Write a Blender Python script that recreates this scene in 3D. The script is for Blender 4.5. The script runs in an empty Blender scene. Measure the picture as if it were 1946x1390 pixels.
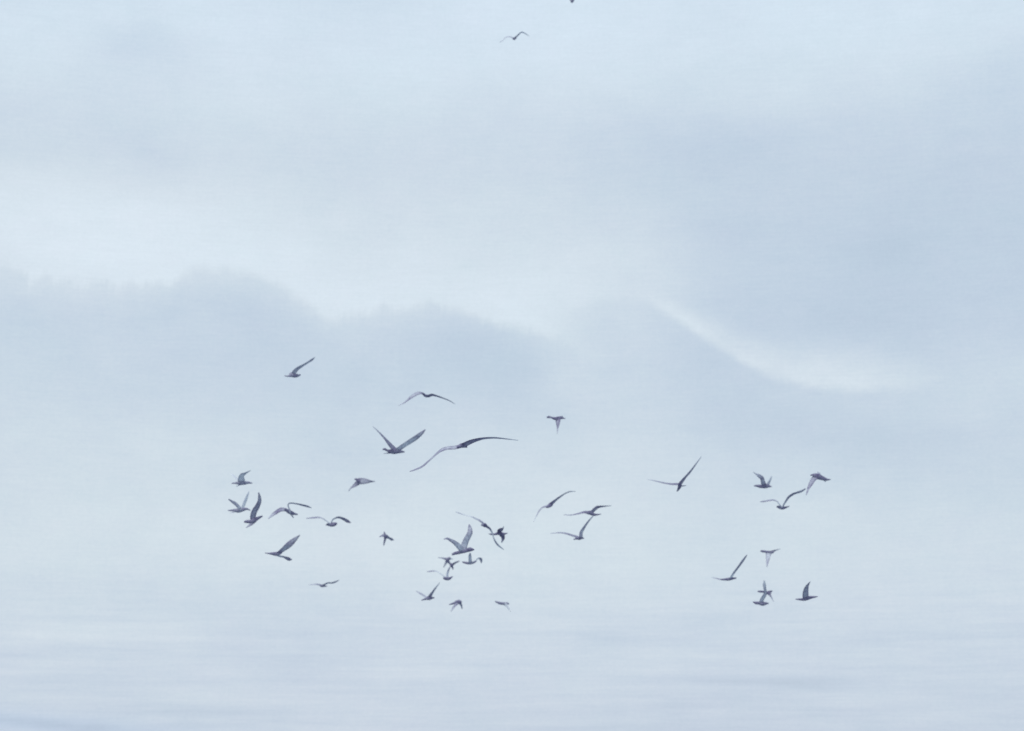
import bpy, bmesh, math, random
from mathutils import Vector, kdtree

R = math.radians
S = bpy.context.scene
col = S.collection

# ------------------------------------------------------------------ camera
PW, PH = 1946.0, 1390.0
PITCH = R(12.3)
F = (PW / 2) / math.tan(R(15.0))            # focal length in photo pixels (30 degrees across)
cam_d = bpy.data.cameras.new('camera')
cam_d.sensor_width = 36.0
cam_d.lens = 36.0 * F / PW
cam_d.clip_start = 0.1
cam_d.clip_end = 60000
cam_d.dof.use_dof = True                     # focused a little short of the flock, as the soft edges in the photograph show
cam_d.dof.focus_distance = 12.0
cam_d.dof.aperture_fstop = 5.0
cam = bpy.data.objects.new('camera', cam_d)
cam.location = (0, 0, 3.0)
cam.rotation_euler = (R(90) + PITCH, 0, 0)
col.objects.link(cam)
S.camera = cam
CAM = Vector(cam.location)
FWD = Vector((0, math.cos(PITCH), math.sin(PITCH)))
UP = Vector((0, -math.sin(PITCH), math.cos(PITCH)))
RT = Vector((1, 0, 0))

def at(x, y, d):
    """the point d metres out along the view direction that passes photo pixel x, y"""
    return CAM + (FWD + RT * ((x - PW / 2) / F) + UP * ((PH / 2 - y) / F)) * d

# ------------------------------------------------------------------ world: pale overcast sky
SUN_EL, SUN_AZ = R(42), R(-142)             # veiled sun, behind the camera and to the left
world = bpy.data.worlds.new('World')
S.world = world
world.use_nodes = True
wt = world.node_tree
wt.nodes.clear()
N, LK = wt.nodes, wt.links

class V:
    """a scalar socket with arithmetic"""
    def __init__(s, k): s.k = k
    def __add__(a, b): return m('ADD', a, b)
    def __radd__(a, b): return m('ADD', b, a)
    def __sub__(a, b): return m('SUBTRACT', a, b)
    def __rsub__(a, b): return m('SUBTRACT', b, a)
    def __mul__(a, b): return m('MULTIPLY', a, b)
    def __rmul__(a, b): return m('MULTIPLY', b, a)
    def __truediv__(a, b): return m('DIVIDE', a, b)

def put(sock, v):
    if isinstance(v, V): LK.new(v.k, sock)
    else: sock.default_value = v

def m(op, *a, clamp=False):
    n = N.new('ShaderNodeMath'); n.operation = op; n.use_clamp = clamp
    for i, v in enumerate(a): put(n.inputs[i], v)
    return V(n.outputs[0])

def smooth(v, lo, hi, a=0.0, b=1.0):
    n = N.new('ShaderNodeMapRange'); n.interpolation_type = 'SMOOTHSTEP'
    for s, x in zip(n.inputs[:5], (v, lo, hi, a, b)): put(s, x)
    return V(n.outputs[0])

def lerp(a, b, f): return a + (b - a) * f

def curve(v, pts, x0, x1, y0, y1):
    """smooth 1-D profile through pts"""
    n = N.new('ShaderNodeFloatCurve')
    put(n.inputs[1], m('DIVIDE', v - x0, x1 - x0, clamp=True))
    c = n.mapping.curves[0]
    q = [((x - x0) / (x1 - x0), (y - y0) / (y1 - y0)) for x, y in pts]
    c.points[0].location = q[0]; c.points[1].location = q[-1]
    for p in q[1:-1]: c.points.new(*p)
    n.mapping.update()
    return V(n.outputs[0]) * (y1 - y0) + y0

def noise(u, v, su, sv, w=0.0, detail=4.0, rough=0.55):
    """zero-centred noise on the angular sky coordinates, features su by sv wide"""
    c = N.new('ShaderNodeCombineXYZ')
    put(c.inputs[0], u * (1 / su)); put(c.inputs[1], v * (1 / sv)); c.inputs[2].default_value = w
    n = N.new('ShaderNodeTexNoise'); n.inputs['Scale'].default_value = 1.0
    n.inputs['Detail'].default_value = detail; n.inputs['Roughness'].default_value = rough
    LK.new(c.outputs[0], n.inputs['Vector'])
    return (V(n.outputs['Fac']) - 0.5) * 2.0

def gauss(u, v, cx, cy, rx, ry, ang=0.0):
    ca, sa = math.cos(R(ang)), math.sin(R(ang))
    a, b = u - cx, v - cy
    p = (a * ca + b * sa) * (1 / rx); q = (b * ca - a * sa) * (1 / ry)
    return m('POWER', 2.718, (p * p + q * q) * -1.0)

tc = N.new('ShaderNodeTexCoord')
sx = N.new('ShaderNodeSeparateXYZ'); LK.new(tc.outputs['Generated'], sx.inputs[0])
dx, dy, dz = V(sx.outputs[0]), V(sx.outputs[1]), V(sx.outputs[2])
U = m('ARCTAN2', dx, dy) * F + PW / 2                    # azimuth, in units of 1/F radian
W = PH / 2 - (m('ARCSINE', dz) - PITCH) * F              # elevation, growing downward
# slow wander so that no cloud edge runs straight
Uw = U + noise(U, W, 420, 260, 3.1) * 55
Ww = W + noise(U, W, 520, 300, 9.7) * 34

COLS = [0, 243, 486, 730, 973, 1216, 1460, 1703, 1946]
ROWS_A = [0, 60, 120, 200, 300, 380, 450, 500, 600, 700, 760]
UPPER = [
 [227,228,227,227,231,230,229,228,227],
 [227,229,229,229,230,230,230,230,228],
 [228,224,229,230,229,229,229,229,226],
 [225,223,227,226,224,224,223,223,218],
 [221,221,222,222,221,217,214,214,213],
 [227,226,224,224,222,218,214,212,211],
 [231,232,229,226,224,221,213,211,211],
 [231,233,232,229,227,224,214,210,210],
 [231,231,231,231,230,222,211,209,210],
 [228,229,229,228,226,220,211,211,213],
 [226,228,228,228,225,220,214,215,216]]
ROWS_B = [520, 580, 640, 700, 780, 860, 920, 1000, 1060, 1120, 1200, 1300, 1390]
LOWER = [
 [219,219,219,221,217,221,214,213,214],
 [218,217,216,218,214,219,213,213,215],
 [216,214,214,215,212,217,212,213,217],
 [216,214,214,213,211,216,212,214,218],
 [218,216,217,215,214,217,214,215,216],
 [221,220,219,218,219,219,216,213,215],
 [220,221,220,220,221,220,217,215,215],
 [222,223,224,223,223,223,221,219,218],
 [223,223,223,223,223,223,221,220,219],
 [219,219,219,220,220,220,219,219,218],
 [217,217,215,216,218,215,215,216,214],
 [215,214,214,215,215,213,212,214,212],
 [210,210,212,213,213,211,211,212,210]]

def field(rows, table, u, v):
    out = None
    for k, c in enumerate(COLS):
        p = curve(v, [(r, table[i][k]) for i, r in enumerate(rows)], rows[0], rows[-1], 200.0, 240.0)
        step = 243.25
        if k == 0: w = smooth(u, c, c + step, 1.0, 0.0)
        elif k == len(COLS) - 1: w = smooth(u, c - step, c, 0.0, 1.0)
        else: w = smooth(u, c - step, c) * smooth(u, c, c + step, 1.0, 0.0)
        out = p * w if out is None else out + p * w
    return out

upper = field(ROWS_A, UPPER, Uw, Ww)
lower = field(ROWS_B, LOWER, Uw, Ww)

# two banks of low cloud with soft, ragged tops
rag = noise(U, W, 26, 170, 5.5, 5.0, 0.68) * 42 * smooth(noise(U, W, 160, 300, 31.0, 2.0), -0.25, 0.3, 0.15, 1.0) + noise(U, W, 85, 70, 1.5, 6.0, 0.62) * 34
U1 = U + noise(U, W, 120, 80, 7.7) * 10
RIDGE1 = [(0,522),(45,530),(100,548),(180,556),(250,548),(300,528),(345,512),(400,514),(450,520),(500,534),
          (560,565),(620,597),(680,594),(720,580),(770,567),(830,569),(880,577),(940,597),(1000,620),(1060,645),(1130,672),(1250,700)]
h1 = curve(U1, RIDGE1, 0, 1250, 400, 800)
h1 = h1 + 9.0
b1 = smooth(W - h1 + rag, -12, 20) * 0.62 + smooth(W - h1 + rag * 0.6, -6, 66) * 0.38
k1 = smooth(Uw, 1010, 1190, 1.0, 0.0)
RIDGE2 = [(1100,590),(1180,568),(1228,574),(1265,596),(1317,628),(1383,671),(1448,714),(1490,731),(1535,742),(1600,750),(1700,753),(1800,752),(1946,748)]
h2 = curve(U + noise(U, W, 90, 90, 7.7) * 5, RIDGE2, 1100, 1946, 400, 900)
e2 = W - h2 + noise(U, W, 60, 45, 5.5, 5.0, 0.65) * 15
b2 = smooth(e2, -12, smooth(U, 1200, 1750, 16, 46))
k2 = smooth(Uw, 1040, 1210)
bank = m('MAXIMUM', b1 * k1 + b2 * k2, smooth(Ww, 640, 790), clamp=False)
g = lerp(upper, lower, bank)
# bright lining lying along the second bank's slope
rise = e2 * -1.0
reach = smooth(U, 1225, 1540, 30, 112)
prof = smooth(rise, -14, 15) * smooth(rise, reach * 0.12, reach, 1.0, 0.0)
g = g + prof * smooth(U, 1205, 1320) * smooth(U, 1600, 1840, 1.0, 0.0) * (13.0 + noise(U, W, 70, 26, 17.0, 5.0) * 6) + 1.0
# dark patches and wisps
BLOBS = [(225,110,80,45,-15,-3.5),(620,20,140,26,0,-2.5),(60,25,120,30,0,-2),(345,545,70,40,0,-0.5),(480,610,55,40,30,-2),
 (1700,640,110,60,10,-2.5),(1330,270,170,60,10,-2.5),(1690,490,80,26,-12,-3),(1490,210,110,45,8,2.5),(1470,470,200,70,0,-1.2),
 (1120,300,120,120,0,-0.5),(700,330,160,50,0,-2),(250,310,120,40,0,-2.5),(190,440,240,50,0,1.5),(100,505,110,26,8,1.6),
 (640,565,90,24,10,1.5),(985,600,90,24,26,2.2),(1180,640,60,60,40,1.2),(1090,715,60,40,0,2.5),(1340,700,60,55,35,-3),
 (1440,810,130,50,0,-2.2),(1600,830,150,45,5,-3.5),(1820,850,150,40,0,-2.5),(1230,760,110,50,0,1.2),(640,700,90,60,0,1.5),
 (860,640,160,55,18,-2.5),(190,700,40,60,0,1.5),(20,640,50,80,0,-1.2),(290,860,200,40,4,1),(640,860,90,26,10,-2),
 (150,1210,140,16,0,4.8),(300,1195,150,14,-2,3),(110,1240,130,12,-5,-3.75),(60,1290,120,9,0,-3.75),(420,1347,130,9,3,-3.9),
 (40,1362,150,10,3,-8.25),(180,1378,130,11,6,-7.5),(830,1270,110,13,0,3.6),(450,1320,170,12,0,3),(1110,1205,130,11,3,-4.8),
 (1400,1170,100,9,-2,-3.9),(1450,1292,170,10,2,-6),(1530,1302,70,8,4,-4.5),(1290,1335,60,7,0,-3.75),(1400,1245,220,14,0,3.9),
 (1240,1272,150,10,0,3),(1770,1215,200,10,-2,-3),(1850,1270,160,16,0,-2.25),(1780,1310,140,12,2,-3),(740,1310,110,9,0,-2.25),
 (1000,1380,300,10,0,-2.25),(700,1380,160,12,3,2.25),(880,1050,200,60,0,1),(560,1010,160,50,0,1)]
for (x, y, rx, ry, an, amt) in BLOBS:
    g = g + gauss(Uw * 0.35 + U * 0.65, Ww * 0.15 + W * 0.85, x, y, rx, ry, an) * amt
# drifting mist: broad billows, long level streaks low down, hair-fine grain everywhere
low = smooth(W, 1020, 1230)
g = g + noise(U, W, 330, 120, 0.3, 6.0, 0.58) * 4.2
g = g + noise(U, W, 75, 60, 21.3, 5.0, 0.65) * 3.6
g = g + noise(U, W, 240, 11, 4.2, 6.0, 0.62) * (low * 6.2 + 1.2)
g = g + noise(U, W, 70, 3.2, 8.1, 3.0, 0.6) * 3.8
g = g + noise(U, W, 5.0, 60, 6.6, 2.0, 0.6) * 1.0
g = g + noise(U, W, 7, 5, 2.2, 2.0, 0.7) * 4.0
hue = noise(U, W, 55, 38, 12.4, 4.0, 0.65) * 1.6 + noise(U, W, 420, 200, 15.0, 2.0) * 1.8

# lavender at the darks, cream white with a hint of cyan at the lights (display values to linear)
def lin(c): return m('POWER', (c * (1 / 255.0) + 0.055) * (1 / 1.055), 2.4)
dark = smooth(g, 206, 230, 1.0, 0.0)
blu = smooth(W, 0, 380, 3.2, 0.0)
grey = smooth(W, 560, 1000, 0.0, 1.4)
lav = smooth(W, 1040, 1300)
patch = gauss(U, W, 60, 1370, 330, 24, 4)
rr = lin(g - 12.5 - dark * 4.0 + hue - blu + grey + lav * 1.2 - patch * 2.5)
gg = lin(g - dark * 0.4 + grey * 0.5 - lav * 0.9)
bb = lin(g + 10.0 + dark * 6.5 + hue * 0.4 + blu - grey * 0.8 + lav * 0.9 + patch * 3.5)
rgb = N.new('ShaderNodeCombineXYZ')
put(rgb.inputs[0], rr); put(rgb.inputs[1], gg); put(rgb.inputs[2], bb)
cloud = N.new('ShaderNodeBackground'); LK.new(rgb.outputs[0], cloud.inputs['Color']); cloud.inputs['Strength'].default_value = 1.0
sky = N.new('ShaderNodeTexSky'); sky.sky_type = 'NISHITA'; sky.sun_disc = False
sky.sun_elevation = SUN_EL; sky.sun_rotation = SUN_AZ
clear = N.new('ShaderNodeBackground'); LK.new(sky.outputs[0], clear.inputs['Color']); clear.inputs['Strength'].default_value = 0.10
mixs = N.new('ShaderNodeMixShader'); mixs.inputs[0].default_value = 0.95       # cloud cover
LK.new(clear.outputs[0], mixs.inputs[1]); LK.new(cloud.outputs[0], mixs.inputs[2])
wo = N.new('ShaderNodeOutputWorld'); LK.new(mixs.outputs[0], wo.inputs['Surface'])

sun_d = bpy.data.lights.new('sun', 'SUN')
sun_d.energy = 1.4; sun_d.angle = R(14); sun_d.color = (1.0, 0.96, 0.9)
sun = bpy.data.objects.new('sun', sun_d)
to_sun = Vector((math.sin(SUN_AZ) * math.cos(SUN_EL), math.cos(SUN_AZ) * math.cos(SUN_EL), math.sin(SUN_EL)))
sun.rotation_euler = to_sun.to_track_quat('Z', 'Y').to_euler()
sun.location = to_sun * 200
col.objects.link(sun)

S.view_settings.view_transform = 'Standard'
S.view_settings.look = 'None'
S.view_settings.exposure = 0.0
S.view_settings.gamma = 1.0
S.view_settings.use_curve_mapping = False

# ------------------------------------------------------------------ the sea the flock flies over (just under the frame)
def water_mat():
    M = bpy.data.materials.new('sea_water'); M.use_nodes = True
    t = M.node_tree; b = t.nodes['Principled BSDF']
    b.inputs['Base Color'].default_value = (0.24, 0.30, 0.35, 1); b.inputs['Roughness'].default_value = 0.18
    c = t.nodes.new('ShaderNodeTexCoord'); mp = t.nodes.new('ShaderNodeMapping'); mp.inputs['Scale'].default_value = (0.5, 1.1, 1)
    n = t.nodes.new('ShaderNodeTexNoise'); n.inputs['Scale'].default_value = 1.4; n.inputs['Detail'].default_value = 6
    bp = t.nodes.new('ShaderNodeBump'); bp.inputs['Strength'].default_value = 0.5; bp.inputs['Distance'].default_value = 0.4
    t.links.new(c.outputs['Object'], mp.inputs[0]); t.links.new(mp.outputs[0], n.inputs['Vector'])
    t.links.new(n.outputs['Fac'], bp.inputs['Height']); t.links.new(bp.outputs[0], b.inputs['Normal'])
    return M
bm = bmesh.new()
bmesh.ops.create_circle(bm, cap_ends=True, segments=96, radius=20000)
me = bpy.data.meshes.new('water'); bm.to_mesh(me); bm.free()
water = bpy.data.objects.new('water', me); col.objects.link(water); me.materials.append(water_mat())
water['kind'] = 'structure'

# ------------------------------------------------------------------ plumage
PM = bpy.data.materials.new('gull_plumage'); PM.use_nodes = True
t = PM.node_tree; pb = t.nodes['Principled BSDF']; po = t.nodes['Material Output']
pb.inputs['Roughness'].default_value = 0.8
pb.inputs['Specular IOR Level'].default_value = 0.2
av = t.nodes.new('ShaderNodeAttribute'); av.attribute_name = 'tone'
tn = t.nodes.new('ShaderNodeTexNoise'); tn.inputs['Scale'].default_value = 22; tn.inputs['Detail'].default_value = 3
tco = t.nodes.new('ShaderNodeTexCoord'); t.links.new(tco.outputs['Object'], tn.inputs['Vector'])
mr = t.nodes.new('ShaderNodeMapRange'); mr.inputs[1].default_value = 0.3; mr.inputs[2].default_value = 0.7
mr.inputs[3].default_value = -0.16; mr.inputs[4].default_value = 0.16
t.links.new(tn.outputs['Fac'], mr.inputs[0])
ad = t.nodes.new('ShaderNodeMath'); ad.operation = 'ADD'; ad.use_clamp = True
t.links.new(av.outputs['Fac'], ad.inputs[0]); t.links.new(mr.outputs[0], ad.inputs[1])
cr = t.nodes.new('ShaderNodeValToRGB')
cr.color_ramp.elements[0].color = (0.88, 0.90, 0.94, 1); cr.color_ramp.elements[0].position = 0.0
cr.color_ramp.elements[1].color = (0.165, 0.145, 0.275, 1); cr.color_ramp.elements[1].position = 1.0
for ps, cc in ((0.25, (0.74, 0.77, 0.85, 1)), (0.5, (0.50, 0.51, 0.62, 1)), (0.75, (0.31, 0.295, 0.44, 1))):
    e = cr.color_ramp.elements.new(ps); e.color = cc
t.links.new(ad.outputs[0], cr.inputs[0]); t.links.new(cr.outputs[0], pb.inputs['Base Color'])
tl = t.nodes.new('ShaderNodeBsdfTranslucent'); t.links.new(cr.outputs[0], tl.inputs['Color'])
ms = t.nodes.new('ShaderNodeMixShader'); ms.inputs[0].default_value = 0.3      # thin feathers let light through
t.links.new(pb.outputs[0], ms.inputs[1]); t.links.new(tl.outputs[0], ms.inputs[2]); t.links.new(ms.outputs[0], po.inputs['Surface'])

# ------------------------------------------------------------------ gull builder
def cat(p, n):
    """Catmull-Rom through tuples"""
    P = [Vector(q) for q in p]
    P = [P[0] * 2 - P[1]] + P + [P[-1] * 2 - P[-2]]
    out = []
    for i in range(1, len(P) - 2):
        a, b, c, d = P[i - 1:i + 3]
        for k in range(n):
            s = k / n
            out.append(0.5 * ((2 * b) + (c - a) * s + (2 * a - 5 * b + 4 * c - d) * s * s + (3 * b - a - 3 * c + d) * s ** 3))
    out.append(P[-2].copy())
    return out

def loft(rings):
    """closed skin over rings: [[Vector, ...], ...] -> bmesh"""
    b = bmesh.new(); vs = [[b.verts.new(p) for p in r] for r in rings]
    n = len(rings[0])
    for a, c in zip(vs, vs[1:]):
        for i in range(n):
            b.faces.new((a[i], a[(i + 1) % n], c[(i + 1) % n], c[i]))
    b.faces.new(vs[0][::-1]); b.faces.new(vs[-1])
    bmesh.ops.recalc_face_normals(b, faces=b.faces)
    return b

CHORD = [(0, .135), (.3, .15), (.55, .125), (.8, .075), (.93, .04), (1, .012)]
def chord(tt):
    for (a, x), (b, y) in zip(CHORD, CHORD[1:]):
        if tt <= b: return x + (y - x) * (tt - a) / (b - a)
    return CHORD[-1][1]

def seglen(p): return [math.dist(a[:2], b[:2]) for a, b in zip(p, p[1:])]

def make_gull(label, body, wings, extra=(), dark=0.0):
    """body: (x, y, radius) bill to tail; wings, extra: (x, y, apparent chord, tone) root to tip, photo pixels.
    The true wing (0.64 m) and body (0.42 m) lengths set the distance and, where a limb looks short, how far it points
    towards or away from the viewer."""
    LW, LB = 0.64, 0.42
    rnd = random.Random(label)
    px = max([sum(seglen(w)) for w in wings])
    sc = max(px / LW, sum(seglen(body)) / LB) * 1.03       # pixels per metre
    dist = F / sc
    bx = sum(p[0] for p in body) / len(body); by = sum(p[1] for p in body) / len(body)
    O = at(bx, by, dist)
    shells, pts = [], []
    def P(x, y, dep): return at(x, y, dist + dep) - O
    # body
    k = min(2.2, LB * sc / max(1, sum(seglen(body))))
    slope = math.sqrt(max(0, k * k - 1)) * 0.7
    c = cat([(p[0], p[1], p[2]) for p in body], 5)
    run, tot = 0.0, sum(seglen(c))
    rings = []
    for i, q in enumerate(c):
        if i: run += math.dist(c[i - 1][:2], q[:2])
        a, b = c[max(0, i - 1)], c[min(len(c) - 1, i + 1)]
        tx, ty = b[0] - a[0], b[1] - a[1]; L = math.hypot(tx, ty) or 1
        nx, ny = -ty / L, tx / L
        dep = (run - tot / 2) / sc * slope
        r = max(0.35, q[2]); u_ = run / tot
        rd = max(r, 0.045 * sc * math.sin(math.pi * min(1, max(0.06, u_))) ** 0.8, 0.03 * sc if u_ > 0.85 else 0) / sc
        ring = []
        for j in range(10):
            an = 2 * math.pi * j / 10
            ring.append(P(q[0] + nx * r * math.cos(an), q[1] + ny * r * math.cos(an), dep + rd * math.sin(an)))
        rings.append(ring)
        tone = 0.80 + rnd.uniform(-.1, .1) + dark - 0.2 * max(0, (u_ - .55)) 
        for p_ in ring: pts.append((p_, tone))
    shells.append(loft(rings))
    # wings, tail prongs
    for wi, w in enumerate(list(wings) + list(extra)):
        isw = wi < len(wings)
        sg = -1 if wi % 2 == 0 else 1
        c = cat([(p[0], p[1], p[2]) for p in w], 5)
        tone_c = cat([(p[3] if len(p) > 3 else 0.75, 0, 0) for p in w], 5)
        tot = sum(seglen(c)); run = 0.0
        k = min(2.0, LW * sc / max(1, tot)) if isw else 1.0
        slope = math.sqrt(max(0, k * k - 1)) * sg * 0.8
        rings = []
        for i, q in enumerate(c):
            if i: run += math.dist(c[i - 1][:2], q[:2])
            a, b = c[max(0, i - 1)], c[min(len(c) - 1, i + 1)]
            tx, ty = b[0] - a[0], b[1] - a[1]; L = math.hypot(tx, ty) or 1
            nx, ny = -ty / L, tx / L
            dep = run / sc * slope
            wpx = max(0.8, q[2] * (0.9 if q[2] < 5 else 1.0)); hw = wpx / 2
            tt = run / tot
            ch = chord(tt) if isw else 0.03
            dz = math.sqrt(max(0, ch * ch - (wpx / sc) ** 2)) / 2
            th = 0.006 + 0.05 * ch * (1 - tt)                 # half thickness
            ring = []
            for j in range(10):
                an = 2 * math.pi * j / 10
                ca, sa = math.cos(an), math.sin(an)
                # chord vector (in view plane hw, in depth dz); thickness across it
                hyp = math.hypot(hw / sc, dz) or 1e-6
                ex, ed = -dz / hyp, (hw / sc) / hyp
                off = hw * ca + sa * th * ex * sc * 0.55
                ring.append(P(q[0] + nx * off, q[1] + ny * off, dep + dz * ca + sa * th * ed))
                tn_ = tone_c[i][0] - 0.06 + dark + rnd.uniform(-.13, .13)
                if wpx > 5.5: tn_ += 0.22 * (abs(ca) - 0.6) * 1.6
                pts.append((ring[-1].copy(), tn_))
            rings.append(ring)
        shells.append(loft(rings))
    objs = []
    for s in shells:
        me = bpy.data.meshes.new('seagull'); s.to_mesh(me); s.free()
        objs.append(bpy.data.objects.new('tmp', me)); col.objects.link(objs[-1])
    g0 = objs[0]
    for o in objs[1:]:
        md = g0.modifiers.new('u', 'BOOLEAN'); md.operation = 'UNION'; md.object = o; md.solver = 'EXACT'
    dg = bpy.context.evaluated_depsgraph_get(); dg.update()
    nm = bpy.data.meshes.new_from_object(g0.evaluated_get(dg))
    want = sum(len(o.data.vertices) for o in objs)
    if len(nm.vertices) < want * 0.45:
        print('union fell back for', label, len(nm.vertices), want)
        b = bmesh.new()
        for o in objs: b.from_mesh(o.data)
        nm = bpy.data.meshes.new('seagull'); b.to_mesh(nm); b.free()
    for o in objs:
        d = o.data; bpy.data.objects.remove(o); bpy.data.meshes.remove(d)
    kd = kdtree.KDTree(len(pts))
    for i, (p_, _) in enumerate(pts): kd.insert(p_, i)
    kd.balance()
    at_ = nm.attributes.new('tone', 'FLOAT', 'POINT')
    for v in nm.vertices:
        near = kd.find_n(v.co, 2)
        at_.data[v.index].value = sum(pts[i][1] for _, i, _ in near) / len(near)
    nm.materials.clear(); nm.materials.append(PM)
    for p_ in nm.polygons: p_.use_smooth = True; p_.material_index = 0
    nm.name = 'seagull'
    o = bpy.data.objects.new('seagull', nm); o.location = O; col.objects.link(o)
    o['label'] = label; o['category'] = 'seagull'; o['group'] = 'seagulls flying in the misty sky'
    return o

# ------------------------------------------------------------------ the flock, gull by gull
G = make_gull
G("blue-grey gull above the leftmost pair, broad swept-back near wing and faint far wing",
  [(440,919,.9),(447,918.5,1.8),(455,918,3.6),(464,918.5,3.4),(471,917.5,2.6),(479.5,918.5,1.1)],
  [[(459,916,14,.45),(458.5,910,12.5,.5),(460,904,9,.55),(466,900,4.5,.62),(476.5,894.5,1.2,.5)],
   [(454,914,4.6,.4),(446,906.5,3.4,.42),(438.5,899.5,1.4,.4)]],
  [[(462,920,4,.6),(455,922,2.5,.6),(449,925,1,.4)]], dark=-.2)
G("leftmost gull, short dark wing to the left, pale wing straight up, overlapped by another",
  [(476,970.5,.8),(469,967.5,2),(462,968.5,3.6),(453,970.5,4.3),(443,970.3,2.4),(433,970.3,.8)],
  [[(456,967,7,.45),(451,961,6,.72),(445,956,6,.75),(434,949,2.2,.7)],
   [(459,968,5,.2),(463.5,959,6,.34),(468.5,946,5,.4),(473.3,934,2,.4)]],
  [[(446,973,3,.4),(436.5,976,1,.3)]], dark=-.14)
G("dark gull with one tall banded wing straight up, overlapping the bill of the leftmost gull",
  [(463.5,992.3,1.2),(469,991.5,2.9),(476,991.5,3.5),(482,989.3,4.6),(489,985.7,3.3),(499,981,1.2)],
  [[(481,988,11,.68),(481,980,11,.7),(484,971,10.5,.68),(489,963,9.2,.74),(493,953,7.5,.72),(493,944,5.5,.68),(491.4,936,2,.66)],
   [(486,989,6,.75),(477,996.5,5.6,.68),(471,1001,3,.6),(467.5,1003.7,1,.6)]])
G("gull with drooping dark near wing and thin pale bent wing above it",
  [(541,968,2),(548,972,3.8),(554,975,3.7),(560,977,2.2),(566,978,1.2)],
  [[(550,973,6,.6),(542,969,6.6,.6),(533,969,7.6,.82),(524,974.5,6.6,.82),(516,980.5,5,.5),(509.8,986.5,1.6,.55)],
   [(552,973,3.4,.12),(549,966,3,.18),(547.4,960,2.4,.32),(552,956.5,2.6,.5),(564.8,958,2.8,.6),(576.8,960.8,4,.66),(585,963,3.6,.64),(592,965.6,1.5,.6)]],
  [[(552,976,4,.5),(558,984.5,2,.55)]])
G("gliding gull with wings arched like a flattened M over a small oval body, left side",
  [(641,995,1),(637.8,995.8,3),(632,997.3,4.2),(625,997,3.2),(619,998,.8)],
  [[(626,995,3,.2),(619.5,989.8,2.2,.4),(612.5,985.5,2.2,.48),(606.4,983.7,3.2,.62),(595.3,984.3,3.4,.68),(582,985.6,1.5,.62)],
   [(629.5,994,3,.2),(632,988.5,2.6,.3),(636,985.7,2.8,.5),(643.4,983.6,4.2,.68),(652.6,986.5,5.2,.78),(661,991.2,5.6,.8),(667,994,1.4,.75)]])
G("dark gull with one broad wing raised diagonally right and a short blunt wing below",
  [(503,1051.2,.5),(510,1052,1.3),(518,1052.6,2.9),(525.5,1053,3.9),(532,1051.3,3),(538,1048,1)],
  [[(528,1052,6,.85),(533,1048.5,7,.7),(540,1043,9,.58),(549.3,1035.3,11.5,.66),(558,1027.6,9,.66),(565,1021.5,5,.6),(570.2,1017,1.2,.6)],
   [(526,1055,4.5,.5),(532,1057.5,4,.4),(538,1058.5,3.6,.62),(544.4,1061,5.6,.72),(549.8,1063.2,6.4,.82),(555,1064,1.6,.8)]])
G("thin grey gull with wings in a shallow wave, lowest bird on the left side",
  [(607.5,1113,1.2),(612,1113.8,2.6),(617,1114.2,1.5),(622,1114.6,.6)],
  [[(612,1113.3,3.6,.7),(606,1111.4,3.6,.68),(598.7,1110.8,2.6,.6),(586,1111.8,1,.4)],
   [(612,1113.3,3.6,.7),(616,1111.6,3.6,.66),(623.3,1108.2,3,.58),(630.8,1108.2,3.2,.66),(637.3,1106.2,3.2,.7),(644.6,1102.6,1.2,.7)]], dark=-.04)
G("gull with a wedge-shaped wing pointing right, alone below the large V-winged gull",
  [(673.5,911,1),(677.5,911.5,2.4),(682,914.5,3.2),(690,917,3),(698,917.6,1)],
  [[(681,914.8,12,.66),(690.3,914.6,12,.52),(698.3,915,8,.62),(705.4,915.3,4,.74),(713,915.4,1.2,.66)],
   [(683,916,9,.7),(678,919.5,8.5,.78),(673,923.5,6,.7),(666.5,928,3.2,.6),(662.3,934,1.2,.45)]])
G("tiny gull with short drooping wings and thin hanging tail, between left and centre clusters",
  [(730,1010.5,.8),(731,1015,1.8),(732.5,1020,3.2),(731.5,1026,2.1),(730,1032,1.6),(729.5,1037.5,.7)],
  [[(733,1019,7,.8),(727.5,1018.2,5,.8),(720.5,1020.8,1.2,.75)],
   [(733,1019,7,.7),(736.5,1021,5.5,.68),(740.5,1023.5,4.6,.7),(745,1025.7,5,.74),(748.5,1026.6,1.2,.7)]], dark=-.06)
G("gull gliding with both long thin wings curved down, directly above the large V-winged gull",
  [(802,746.5,.8),(805,749.5,2.2),(809,752.6,2.7),(815,752.8,2.6),(821,751,1.6)],
  [[(807,750,4,.8),(801.5,747.8,4.6,.75),(796,747.6,5.6,.62),(789,750,6.4,.58),(779.2,757,5,.62),(768,766,2.4,.6),(757,771.6,1,.4)],
   [(812,753,4,.85),(820.6,750.9,5,.78),(830.2,753,3.4,.72),(844.5,757.9,2.4,.66),(855.7,762.7,1.8,.6),(865,768.4,.8,.35)]])
G("large gull with two long wings raised in a wide V over a dark level body",
  [(727,854.8,1),(731,853.8,2.2),(736,856.6,2.2),(742,858,4),(749,858,5.4),(756,857.8,4.4),(762,858.6,2.8),(769,859.2,1)],
  [[(751,856,9,.85),(743,847.5,7.6,.8),(733,835.6,4.8,.74),(721.9,823.4,3.2,.64),(708.5,810.6,1,.4)],
   [(755,856,9,.45),(760,852,8.5,.4),(772.8,843.4,8.6,.38),(788.8,833.2,9,.56),(799.9,824.6,7,.64),(808.4,816.6,2.2,.78)]],
  [[(743,861,3,.7),(728.5,862.4,.9,.5)]])
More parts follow.
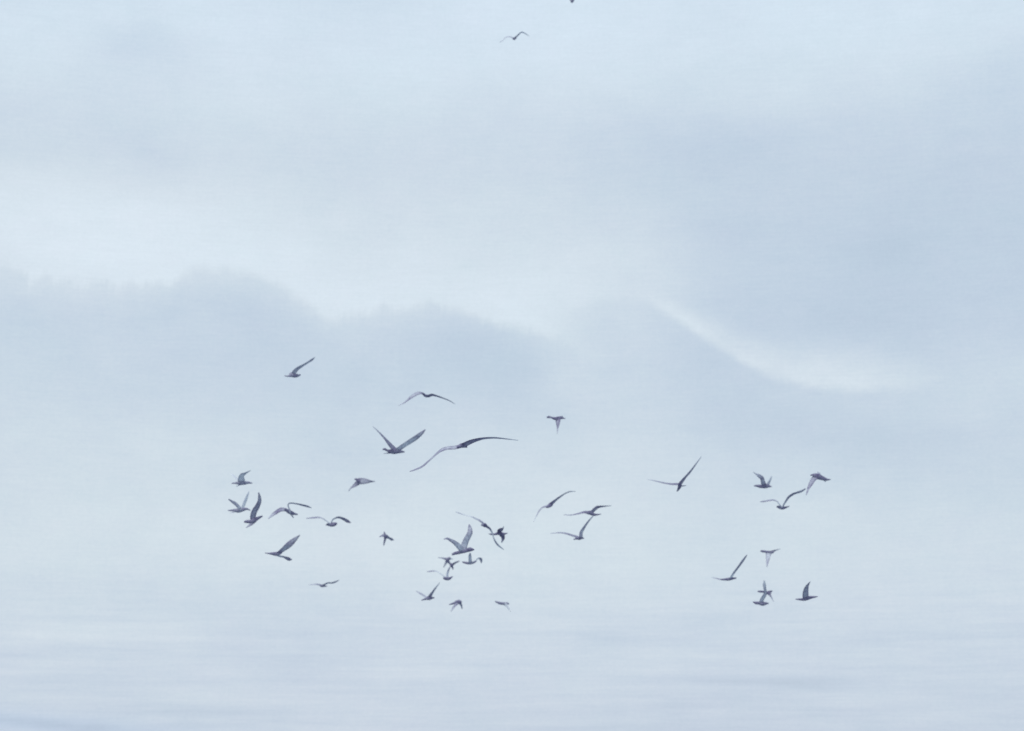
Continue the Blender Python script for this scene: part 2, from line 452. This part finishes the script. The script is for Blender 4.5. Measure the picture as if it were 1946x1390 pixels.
G("biggest gull, very long narrow wings tilted like a stretched S",
  [(868,851,1.2),(872,849,3.2),(877,847,4.4),(882,847.6,4),(888,850.6,.9)],
  [[(877,848,7,.9),(863.6,851,7,.66),(850.9,851.8,6.2,.58),(839.8,855.3,5.8,.62),(830.2,862.2,3.8,.6),(822.2,869.6,2.8,.6),(812.7,878.2,3.2,.62),(803.1,886.4,4,.7),(792,891.8,3.2,.72),(778.4,896.6,1.1,.66)],
   [(878,847,8,.9),(886,844,9,.76),(895.5,839.7,8,.86),(908.3,835.7,5.6,.82),(921,833.2,3.8,.72),(938.5,832.4,3,.64),(954.5,833.6,2.3,.55),(970,835.4,1.4,.3),(984.7,837,.8,.15)]])
G("faded blue gull with one straight thin wing raised right, alone at the flock's top left",
  [(540.5,714.6,.7),(548,715.2,1.5),(555,713.4,3.9),(561,714.2,3.9),(567,713.8,2.5),(571.5,712.4,1)],
  [[(557,711,8.5,.66),(561,705.5,8,.64),(566,700.6,6,.66),(573.2,696.2,5,.6),(584,689.8,4,.56),(591,685.2,4.4,.62),(594.8,682.6,4,.62),(598.5,678.5,.9,.3)],
   [(557,711.5,6,.64),(552,709.6,4,.64),(549.5,712.8,1.4,.6)]], dark=-.1)
G("small dark gull with pointed wing hanging like a T, right of the biggest gull",
  [(1039,793.8,1),(1042.5,792.9,2.3),(1047,793.5,1.7),(1053,795.5,2.6),(1060,796,3.9),(1066,794.4,2.8),(1070.5,795,1.4),(1075,796,.5)],
  [[(1060.3,796,10,.85),(1060.3,803,8,.8),(1060,810,5,.74),(1059.5,818,2.6,.55),(1059,825.5,.9,.35)],
   [(1060,796,6,.8),(1065,793,4.4,.6),(1070,792,1,.4)]])
G("slender gull banking in a thin diagonal S, left of the pair with touching wings",
  [(1037.5,964.6,1.1),(1042,962.8,3),(1046.6,959.2,4),(1050,955,2.2),(1052.5,951.6,.8)],
  [[(1045,960.5,5,.7),(1037.4,962.6,4,.6),(1029.9,965.4,3.2,.62),(1024.3,971.8,2.6,.58),(1018.7,982.1,1.8,.4),(1014,992,.7,.2)],
   [(1047,958.5,6,.85),(1053.3,953,5.2,.74),(1061.8,946.3,4,.68),(1073,938.9,2.6,.55),(1082.3,934.8,2.2,.55),(1093.8,934.2,1,.5)]])
G("dark gull gliding nearly level with bent right wing, upper one of the overlapping middle pair",
  [(1111,972.4,1),(1116,974.3,3.1),(1122,975,3.9),(1127.5,978,3),(1133.5,978.4,1.9),(1142.5,977.4,.6)],
  [[(1119,975,6,.85),(1110.4,973.7,4.8,.82),(1099.2,976.4,3.2,.76),(1084.2,979.2,2.2,.66),(1071,978.4,1,.5)],
   [(1123,975,6.4,.8),(1131,967.4,6.2,.74),(1136.6,963.9,5.2,.78),(1147.8,962.6,3,.72),(1162,961.4,.9,.5)]])
G("gull with long arched left and steep right wing, lower of the overlapping middle pair",
  [(1089.5,1025.6,.7),(1095.5,1024,2),(1101,1023.2,3.4),(1105,1022.4,2.7),(1110,1023.6,.7)],
  [[(1101,1022.6,5,.75),(1095.4,1020.4,4.8,.72),(1086,1017.4,4.2,.68),(1074.9,1014,3.6,.66),(1061.8,1012.8,2.6,.6),(1045.5,1014.2,1,.45)],
   [(1103.9,1022,7,.7),(1104.4,1013,6.4,.58),(1109,1004.4,5.2,.62),(1117.9,991.5,3.6,.56),(1127.4,980.6,2,.6)]])
G("gull with long faint thin wings sloping down right, crossed by a small very dark gull",
  [(914,998.6,1),(918,998,3),(921.5,998.6,4),(926,1001.6,1.8)],
  [[(920,998,4.4,.75),(916.3,993.1,4.2,.56),(910.5,989.1,3.8,.54),(904.1,986.1,3.2,.5),(897.6,983,2.5,.42),(891.1,981.3,1.5,.15),(880.3,978.2,1.8,.3),(872.4,975.5,2.2,.42),(865.6,973,1.2,.34)],
   [(922,999.4,5,.8),(926.4,1001.9,4.8,.8),(930.7,1005,4.2,.68),(933.8,1010,3.6,.34),(936,1015,2.6,.3),(937.9,1021.9,2.6,.24),(941.5,1029.8,3.6,.48),(947.2,1037,3.6,.45),(957.5,1045.2,1.2,.28)]])
G("very dark stubby-winged gull with thin neck pointing left, crossing a long faint wing",
  [(928.5,1015,.6),(935,1015.8,1.7),(941,1015.5,2),(947,1014,3),(953,1014.8,3.6),(958,1015,2.2),(964.5,1013.8,.6)],
  [[(949,1014,6,.9),(948.5,1009.5,7.2,1.0),(953,1006.8,6.6,.85),(956,1004,3,.6),(957.4,1000.5,.9,.3)],
   [(951,1015.5,7,.9),(955,1019,7.8,.92),(956,1023.5,6.4,.9),(954.6,1028,4,.7),(952.8,1032,1.4,.5)]], dark=.06)
G("large gull with tall broad pale wing and round dark head, top of the centre cluster",
  [(901.6,1045,.6),(897.4,1044.8,2.8),(893.2,1044.6,4.2),(889,1045.9,3.6),(884,1048.2,2.8),(875.3,1049.6,3.2),(866,1051.6,3),(858.5,1054.4,2)],
  [[(878,1046,10,.5),(871,1037.5,10,.36),(864.5,1031.8,8,.58),(856.6,1027,5.8,.64),(849.4,1023.8,4.2,.7),(843,1025.4,1.6,.6)],
   [(880,1048,14,.6),(882,1037,12.6,.42),(885.4,1028,11.6,.44),(889.7,1019.7,10.6,.5),(893.3,1012,9.6,.6),(892.8,1003.4,7,.58),(891.2,996.8,2.2,.62)]])
G("small gull with curled right wing tip, under the large pale-winged gull's head",
  [(878,1068,.8),(884,1069.7,2.1),(892,1070.7,2.5),(899,1069.8,2.1),(906,1066.9,.7)],
  [[(894,1070,7,.5),(893.4,1063,6,.45),(893,1057,5.6,.5),(893.6,1051,2.6,.65)],
   [(897,1069.8,3,.35),(904,1066,2,.2),(909,1061.4,3,.3),(913.8,1063.4,5.6,.66),(915,1070.5,1.8,.6)]], dark=-.06)
G("gull with one thin wing left, one down, under the pale-winged gull's left wing",
  [(856,1059.6,1),(852.5,1062,3),(850,1065.5,3.6),(853,1069,2.5),(856,1072,1)],
  [[(850,1063.5,6,.72),(841.5,1061.2,3.2,.68),(832.3,1060,1.2,.6)],
   [(849.5,1066,6,.62),(846.5,1072,4,.62),(842.8,1078.8,1.6,.6)]],
  [[(852,1063,4,.5),(858,1062.4,3,.25),(862,1062.6,1,.1)]], dark=-.04)
G("small dark-shouldered gull with a thin wing slanting up right, in the centre cluster's middle",
  [(855.6,1071,1.4),(857.8,1074,3.5),(859.5,1078,2.1),(861.5,1083,.7)],
  [[(858,1074.5,5.6,.85),(864.5,1070.3,4,.74),(869.5,1068,3,.72),(874,1066.4,1.2,.7)],
   [(857.5,1074,4,.8),(854,1071.4,2.6,.6),(852,1070,1,.5)]])
G("gull with dark crescent body and thin bent wing stretched far left, in the centre cluster",
  [(842,1098.6,1),(845,1099.5,2.6),(850,1100.4,3.1),(855,1099.4,2.5),(860.5,1095.6,.6)],
  [[(847,1099,3,.3),(841.1,1093.4,2.2,.14),(835.5,1089.6,2,.16),(829.9,1086.2,2.2,.3),(823.4,1085.5,2.8,.62),(816.8,1086.2,3,.64),(811,1086.7,1.2,.55)],
   [(849.5,1099,5.6,.34),(850,1092,4.8,.3),(852,1084.5,4,.56),(855.5,1077.5,2.4,.6)]])
G("gull shaped like a tick mark with long straight right wing, centre cluster's lower left",
  [(800.5,1141.4,.6),(809,1138.4,2.2),(815.9,1136.7,4.1),(820,1136.8,2.6),(826,1136.2,.6)],
  [[(816,1136,7,.9),(818.3,1131.6,5.6,.78),(823.4,1124,4.2,.66),(829,1116.3,3,.52),(835.7,1107.5,1,.35)],
   [(813,1137,4,.35),(806.5,1133,3.8,.5),(799,1128.3,3.8,.58),(791.2,1123.8,1.6,.5)]])
G("small dark gull with both wings hanging like a claw, lowest of the centre cluster",
  [(853.4,1149.3,.7),(862.6,1146.8,2.2),(869.2,1144.3,3.6),(873.9,1144.2,4),(877.2,1143,1.5)],
  [[(870,1145.5,7,.78),(866,1149.5,5.2,.68),(861.7,1155,4.2,.66),(857,1162.6,1.4,.55)],
   [(873.5,1145.5,6,.8),(876.5,1150.5,4.2,.6),(878.4,1157.6,1.6,.55)]])
G("small faded level gull with pale drooping right wing, right of the claw-shaped gull",
  [(940.3,1142.9,.6),(945,1144.9,1.9),(951,1146.9,2.6),(958,1147.4,2.4),(964,1147.4,2.4),(967.5,1148,1)],
  [[(958,1148,5,.5),(963,1151,5.6,.3),(966.8,1156.8,3.4,.26),(970,1163,.9,.15)],
   [(951,1147,3.4,.66),(947,1145,2.2,.6),(943.5,1145.6,.9,.5)]], dark=-.12)
G("gull with needle-thin wings in a wide leaning V, alone right of the middle pair",
  [(1290,918.6,1.6),(1292,922.6,3.7),(1289.8,929,2.5),(1286.3,934.6,.8)],
  [[(1291,920.6,5,.85),(1286,920.3,4.4,.82),(1276.6,920.3,3.8,.76),(1263,918.4,2.8,.66),(1243.4,913.9,2,.5),(1229.6,911.1,.9,.3)],
   [(1291.5,921.5,7,.9),(1296.5,914.6,5.8,.8),(1303,906.6,4.6,.72),(1311.8,896.7,4,.68),(1323.5,880.9,2.4,.52),(1333.5,867.4,.8,.3)]],
  [[(1293,924,3.4,.6),(1304.5,923.2,.9,.4)]])
G("small dark level gull with hooked left wing and faint right wing, upper right group",
  [(1432.6,923.9,.8),(1438,923.6,2),(1444,924.5,3.1),(1452,924.8,3.7),(1459,924,3.6),(1463,924.6,1.9),(1467,925.2,.6)],
  [[(1452,923,10.5,.75),(1450,916,8,.6),(1447.8,909,7.6,.68),(1442.6,904.8,6.6,.56),(1436.6,901,3.4,.42),(1430.2,896.8,.9,.2)],
   [(1457.5,924,6,.5),(1461,917.5,5,.4),(1464,911.5,4,.34),(1466.6,904.5,1.8,.24)]])
G("gull with very long curved right wing reaching up to the swooping gull",
  [(1475.8,963.2,.9),(1480,963.9,2.8),(1486,965.7,3.1),(1492,965,2.2),(1500.5,962.2,.5)],
  [[(1486,964.5,2.6,.3),(1481,958.5,2,.14),(1477.5,954,2.2,.34),(1472.6,951.3,2.8,.56),(1467,950.7,3.2,.64),(1458.8,952,3.2,.66),(1451.4,953.3,3.4,.66),(1444.3,954,1.6,.6)],
   [(1487.5,964.5,3,.4),(1489.4,959.6,3.2,.42),(1494.1,951.7,4,.6),(1499.1,944.9,4.8,.7),(1506.5,939.8,4.8,.72),(1513.9,936.8,4.2,.68),(1522.9,934,4.4,.62),(1531.2,928.7,2.2,.6)]])
G("dark swooping gull with broad back and one long wing hanging down, upper right group",
  [(1540,904,.8),(1544,902.8,2),(1549,903.8,4),(1555,906,5.6),(1562,908.8,4.2),(1568,911,3.2),(1573,911.8,1.9),(1579,911.6,.5)],
  [[(1551,906,10,.72),(1546,911,9.4,.6),(1540.6,920,7.6,.7),(1536.4,928.4,5,.68),(1534,935,3.6,.6),(1531.8,941.6,1.4,.5)],
   [(1556,906,9,.62),(1556,901,6,.5),(1553.6,896.8,1.6,.45)]],
  [[(1564,911,4.4,.6),(1569.4,916,1.4,.5)]])
G("gull with straight stick-like wing raised right and the other flat left, lower right",
  [(1369,1101.6,1),(1377,1101.5,2),(1385,1101,2.9),(1392,1099.8,2.2),(1399.5,1098.8,1.2)],
  [[(1388,1100.5,5,.4),(1391.6,1094,4.6,.26),(1395.7,1087.6,4.2,.6),(1403.8,1077,4.3,.66),(1412.1,1065.3,4.6,.62),(1419.6,1054.8,2,.6)],
   [(1384,1101.2,3.2,.8),(1376,1102,2.8,.74),(1369.5,1101.6,2.6,.7),(1361.3,1099.6,2,.6),(1352.6,1097.8,.9,.45)]])
G("level gull with a broad pale wing hanging down like a T, lower right group",
  [(1445.2,1047.7,1.4),(1450,1048,2.2),(1457,1049,2.3),(1463,1050.3,3.1),(1468,1049.8,2.4),(1471.5,1048.4,.9)],
  [[(1460.8,1050,12,.62),(1460,1055.5,9.6,.38),(1459.3,1061,7.6,.44),(1458.4,1068,5.4,.5),(1457.6,1077.6,2.6,.45)],
   [(1463,1050,4.4,.85),(1468,1047.9,3.8,.72),(1474,1046.2,2.8,.6),(1483,1043.2,.8,.35)]])
G("gull with pale wing raised straight up over a dark body, lowest at lower right",
  [(1430.5,1144.2,.6),(1436.2,1146,2.6),(1442.5,1146.5,3),(1448.8,1147.8,3.9),(1454.2,1147.4,2.9),(1461,1147,.9)],
  [[(1446.5,1146,8,.5),(1448.5,1139,7.4,.4),(1452.6,1132.4,6.8,.5),(1454.4,1126,5.6,.55),(1453.4,1118.4,5.4,.5),(1452.4,1111,6,.3),(1452.3,1102.8,2.4,.2)],
   [(1448,1146.5,5,.6),(1444,1145,4,.55),(1439,1144,1,.5)]])
G("small dark gull crossing the upright pale wing of the lowest bird at lower right",
  [(1439.4,1124.5,.8),(1445,1124.4,2),(1452,1125.2,2),(1458,1126.8,3.1),(1462,1127.2,4),(1464.6,1129.6,1.4)],
  [[(1460.5,1127.5,6.4,.9),(1464.6,1133,4,.6),(1467,1137.5,3,.42),(1470.6,1144,.9,.25)],
   [(1460.5,1127,6.6,.9),(1464,1124.9,5,.88),(1468,1123.2,1.6,.75)]])
G("dark gull with one tall sail-like raised wing, rightmost bird of the lower right group",
  [(1511.4,1139,.6),(1519.8,1139.3,2),(1528.8,1139.4,2.9),(1535.1,1137,3.6),(1543.2,1135.3,2.4),(1548.6,1134.8,1.7),(1554.6,1133.9,.5)],
  [[(1531,1138,11,.8),(1530.8,1130,11.4,.62),(1531.6,1122.5,9.8,.64),(1533.6,1115.5,6.6,.66),(1536.4,1110.5,3.8,.72),(1540,1105.2,.9,.5)],
   [(1531,1136,8,.7),(1529.5,1128,6,.6),(1528.6,1121.5,1.4,.5)]])
G("tiny lone gull high above the flock with thin faint wings arched like an M",
  [(974.5,72.8,1),(976.5,74,2.5),(978.8,72.8,2.4),(981.5,70.6,1)],
  [[(977,73.4,3,.7),(972.3,71.3,2.6,.48),(967.1,69.8,2.7,.46),(961,71.7,2.6,.45),(955.7,76.9,2.2,.42),(949.3,81,1.4,.4)],
   [(977.5,73.4,3.6,.78),(983.7,67.9,3.1,.62),(988.9,62.9,2.6,.52),(992.4,61.7,2.6,.5),(997.6,63.9,2,.38),(1005.8,69.4,1,.3)]], dark=-.08)
G("tiny gull cut off by the top edge of the picture, only its dark breast showing",
  [(1084.5,2.6,1),(1086.4,3,2.9),(1088.6,1.4,2.6),(1091,-.8,1)],
  [[(1086,2.4,3.2,.7),(1081.5,-2,2.6,.55),(1075,-5,2.5,.5),(1068,-4,2,.4),(1060,1-4,.8,.3)],
   [(1087.4,1.8,4,.8),(1092.5,-3,3.4,.65),(1098,-8.5,2.8,.55),(1103,-11,2.4,.5),(1112,-6,.8,.3)]], dark=-.08)
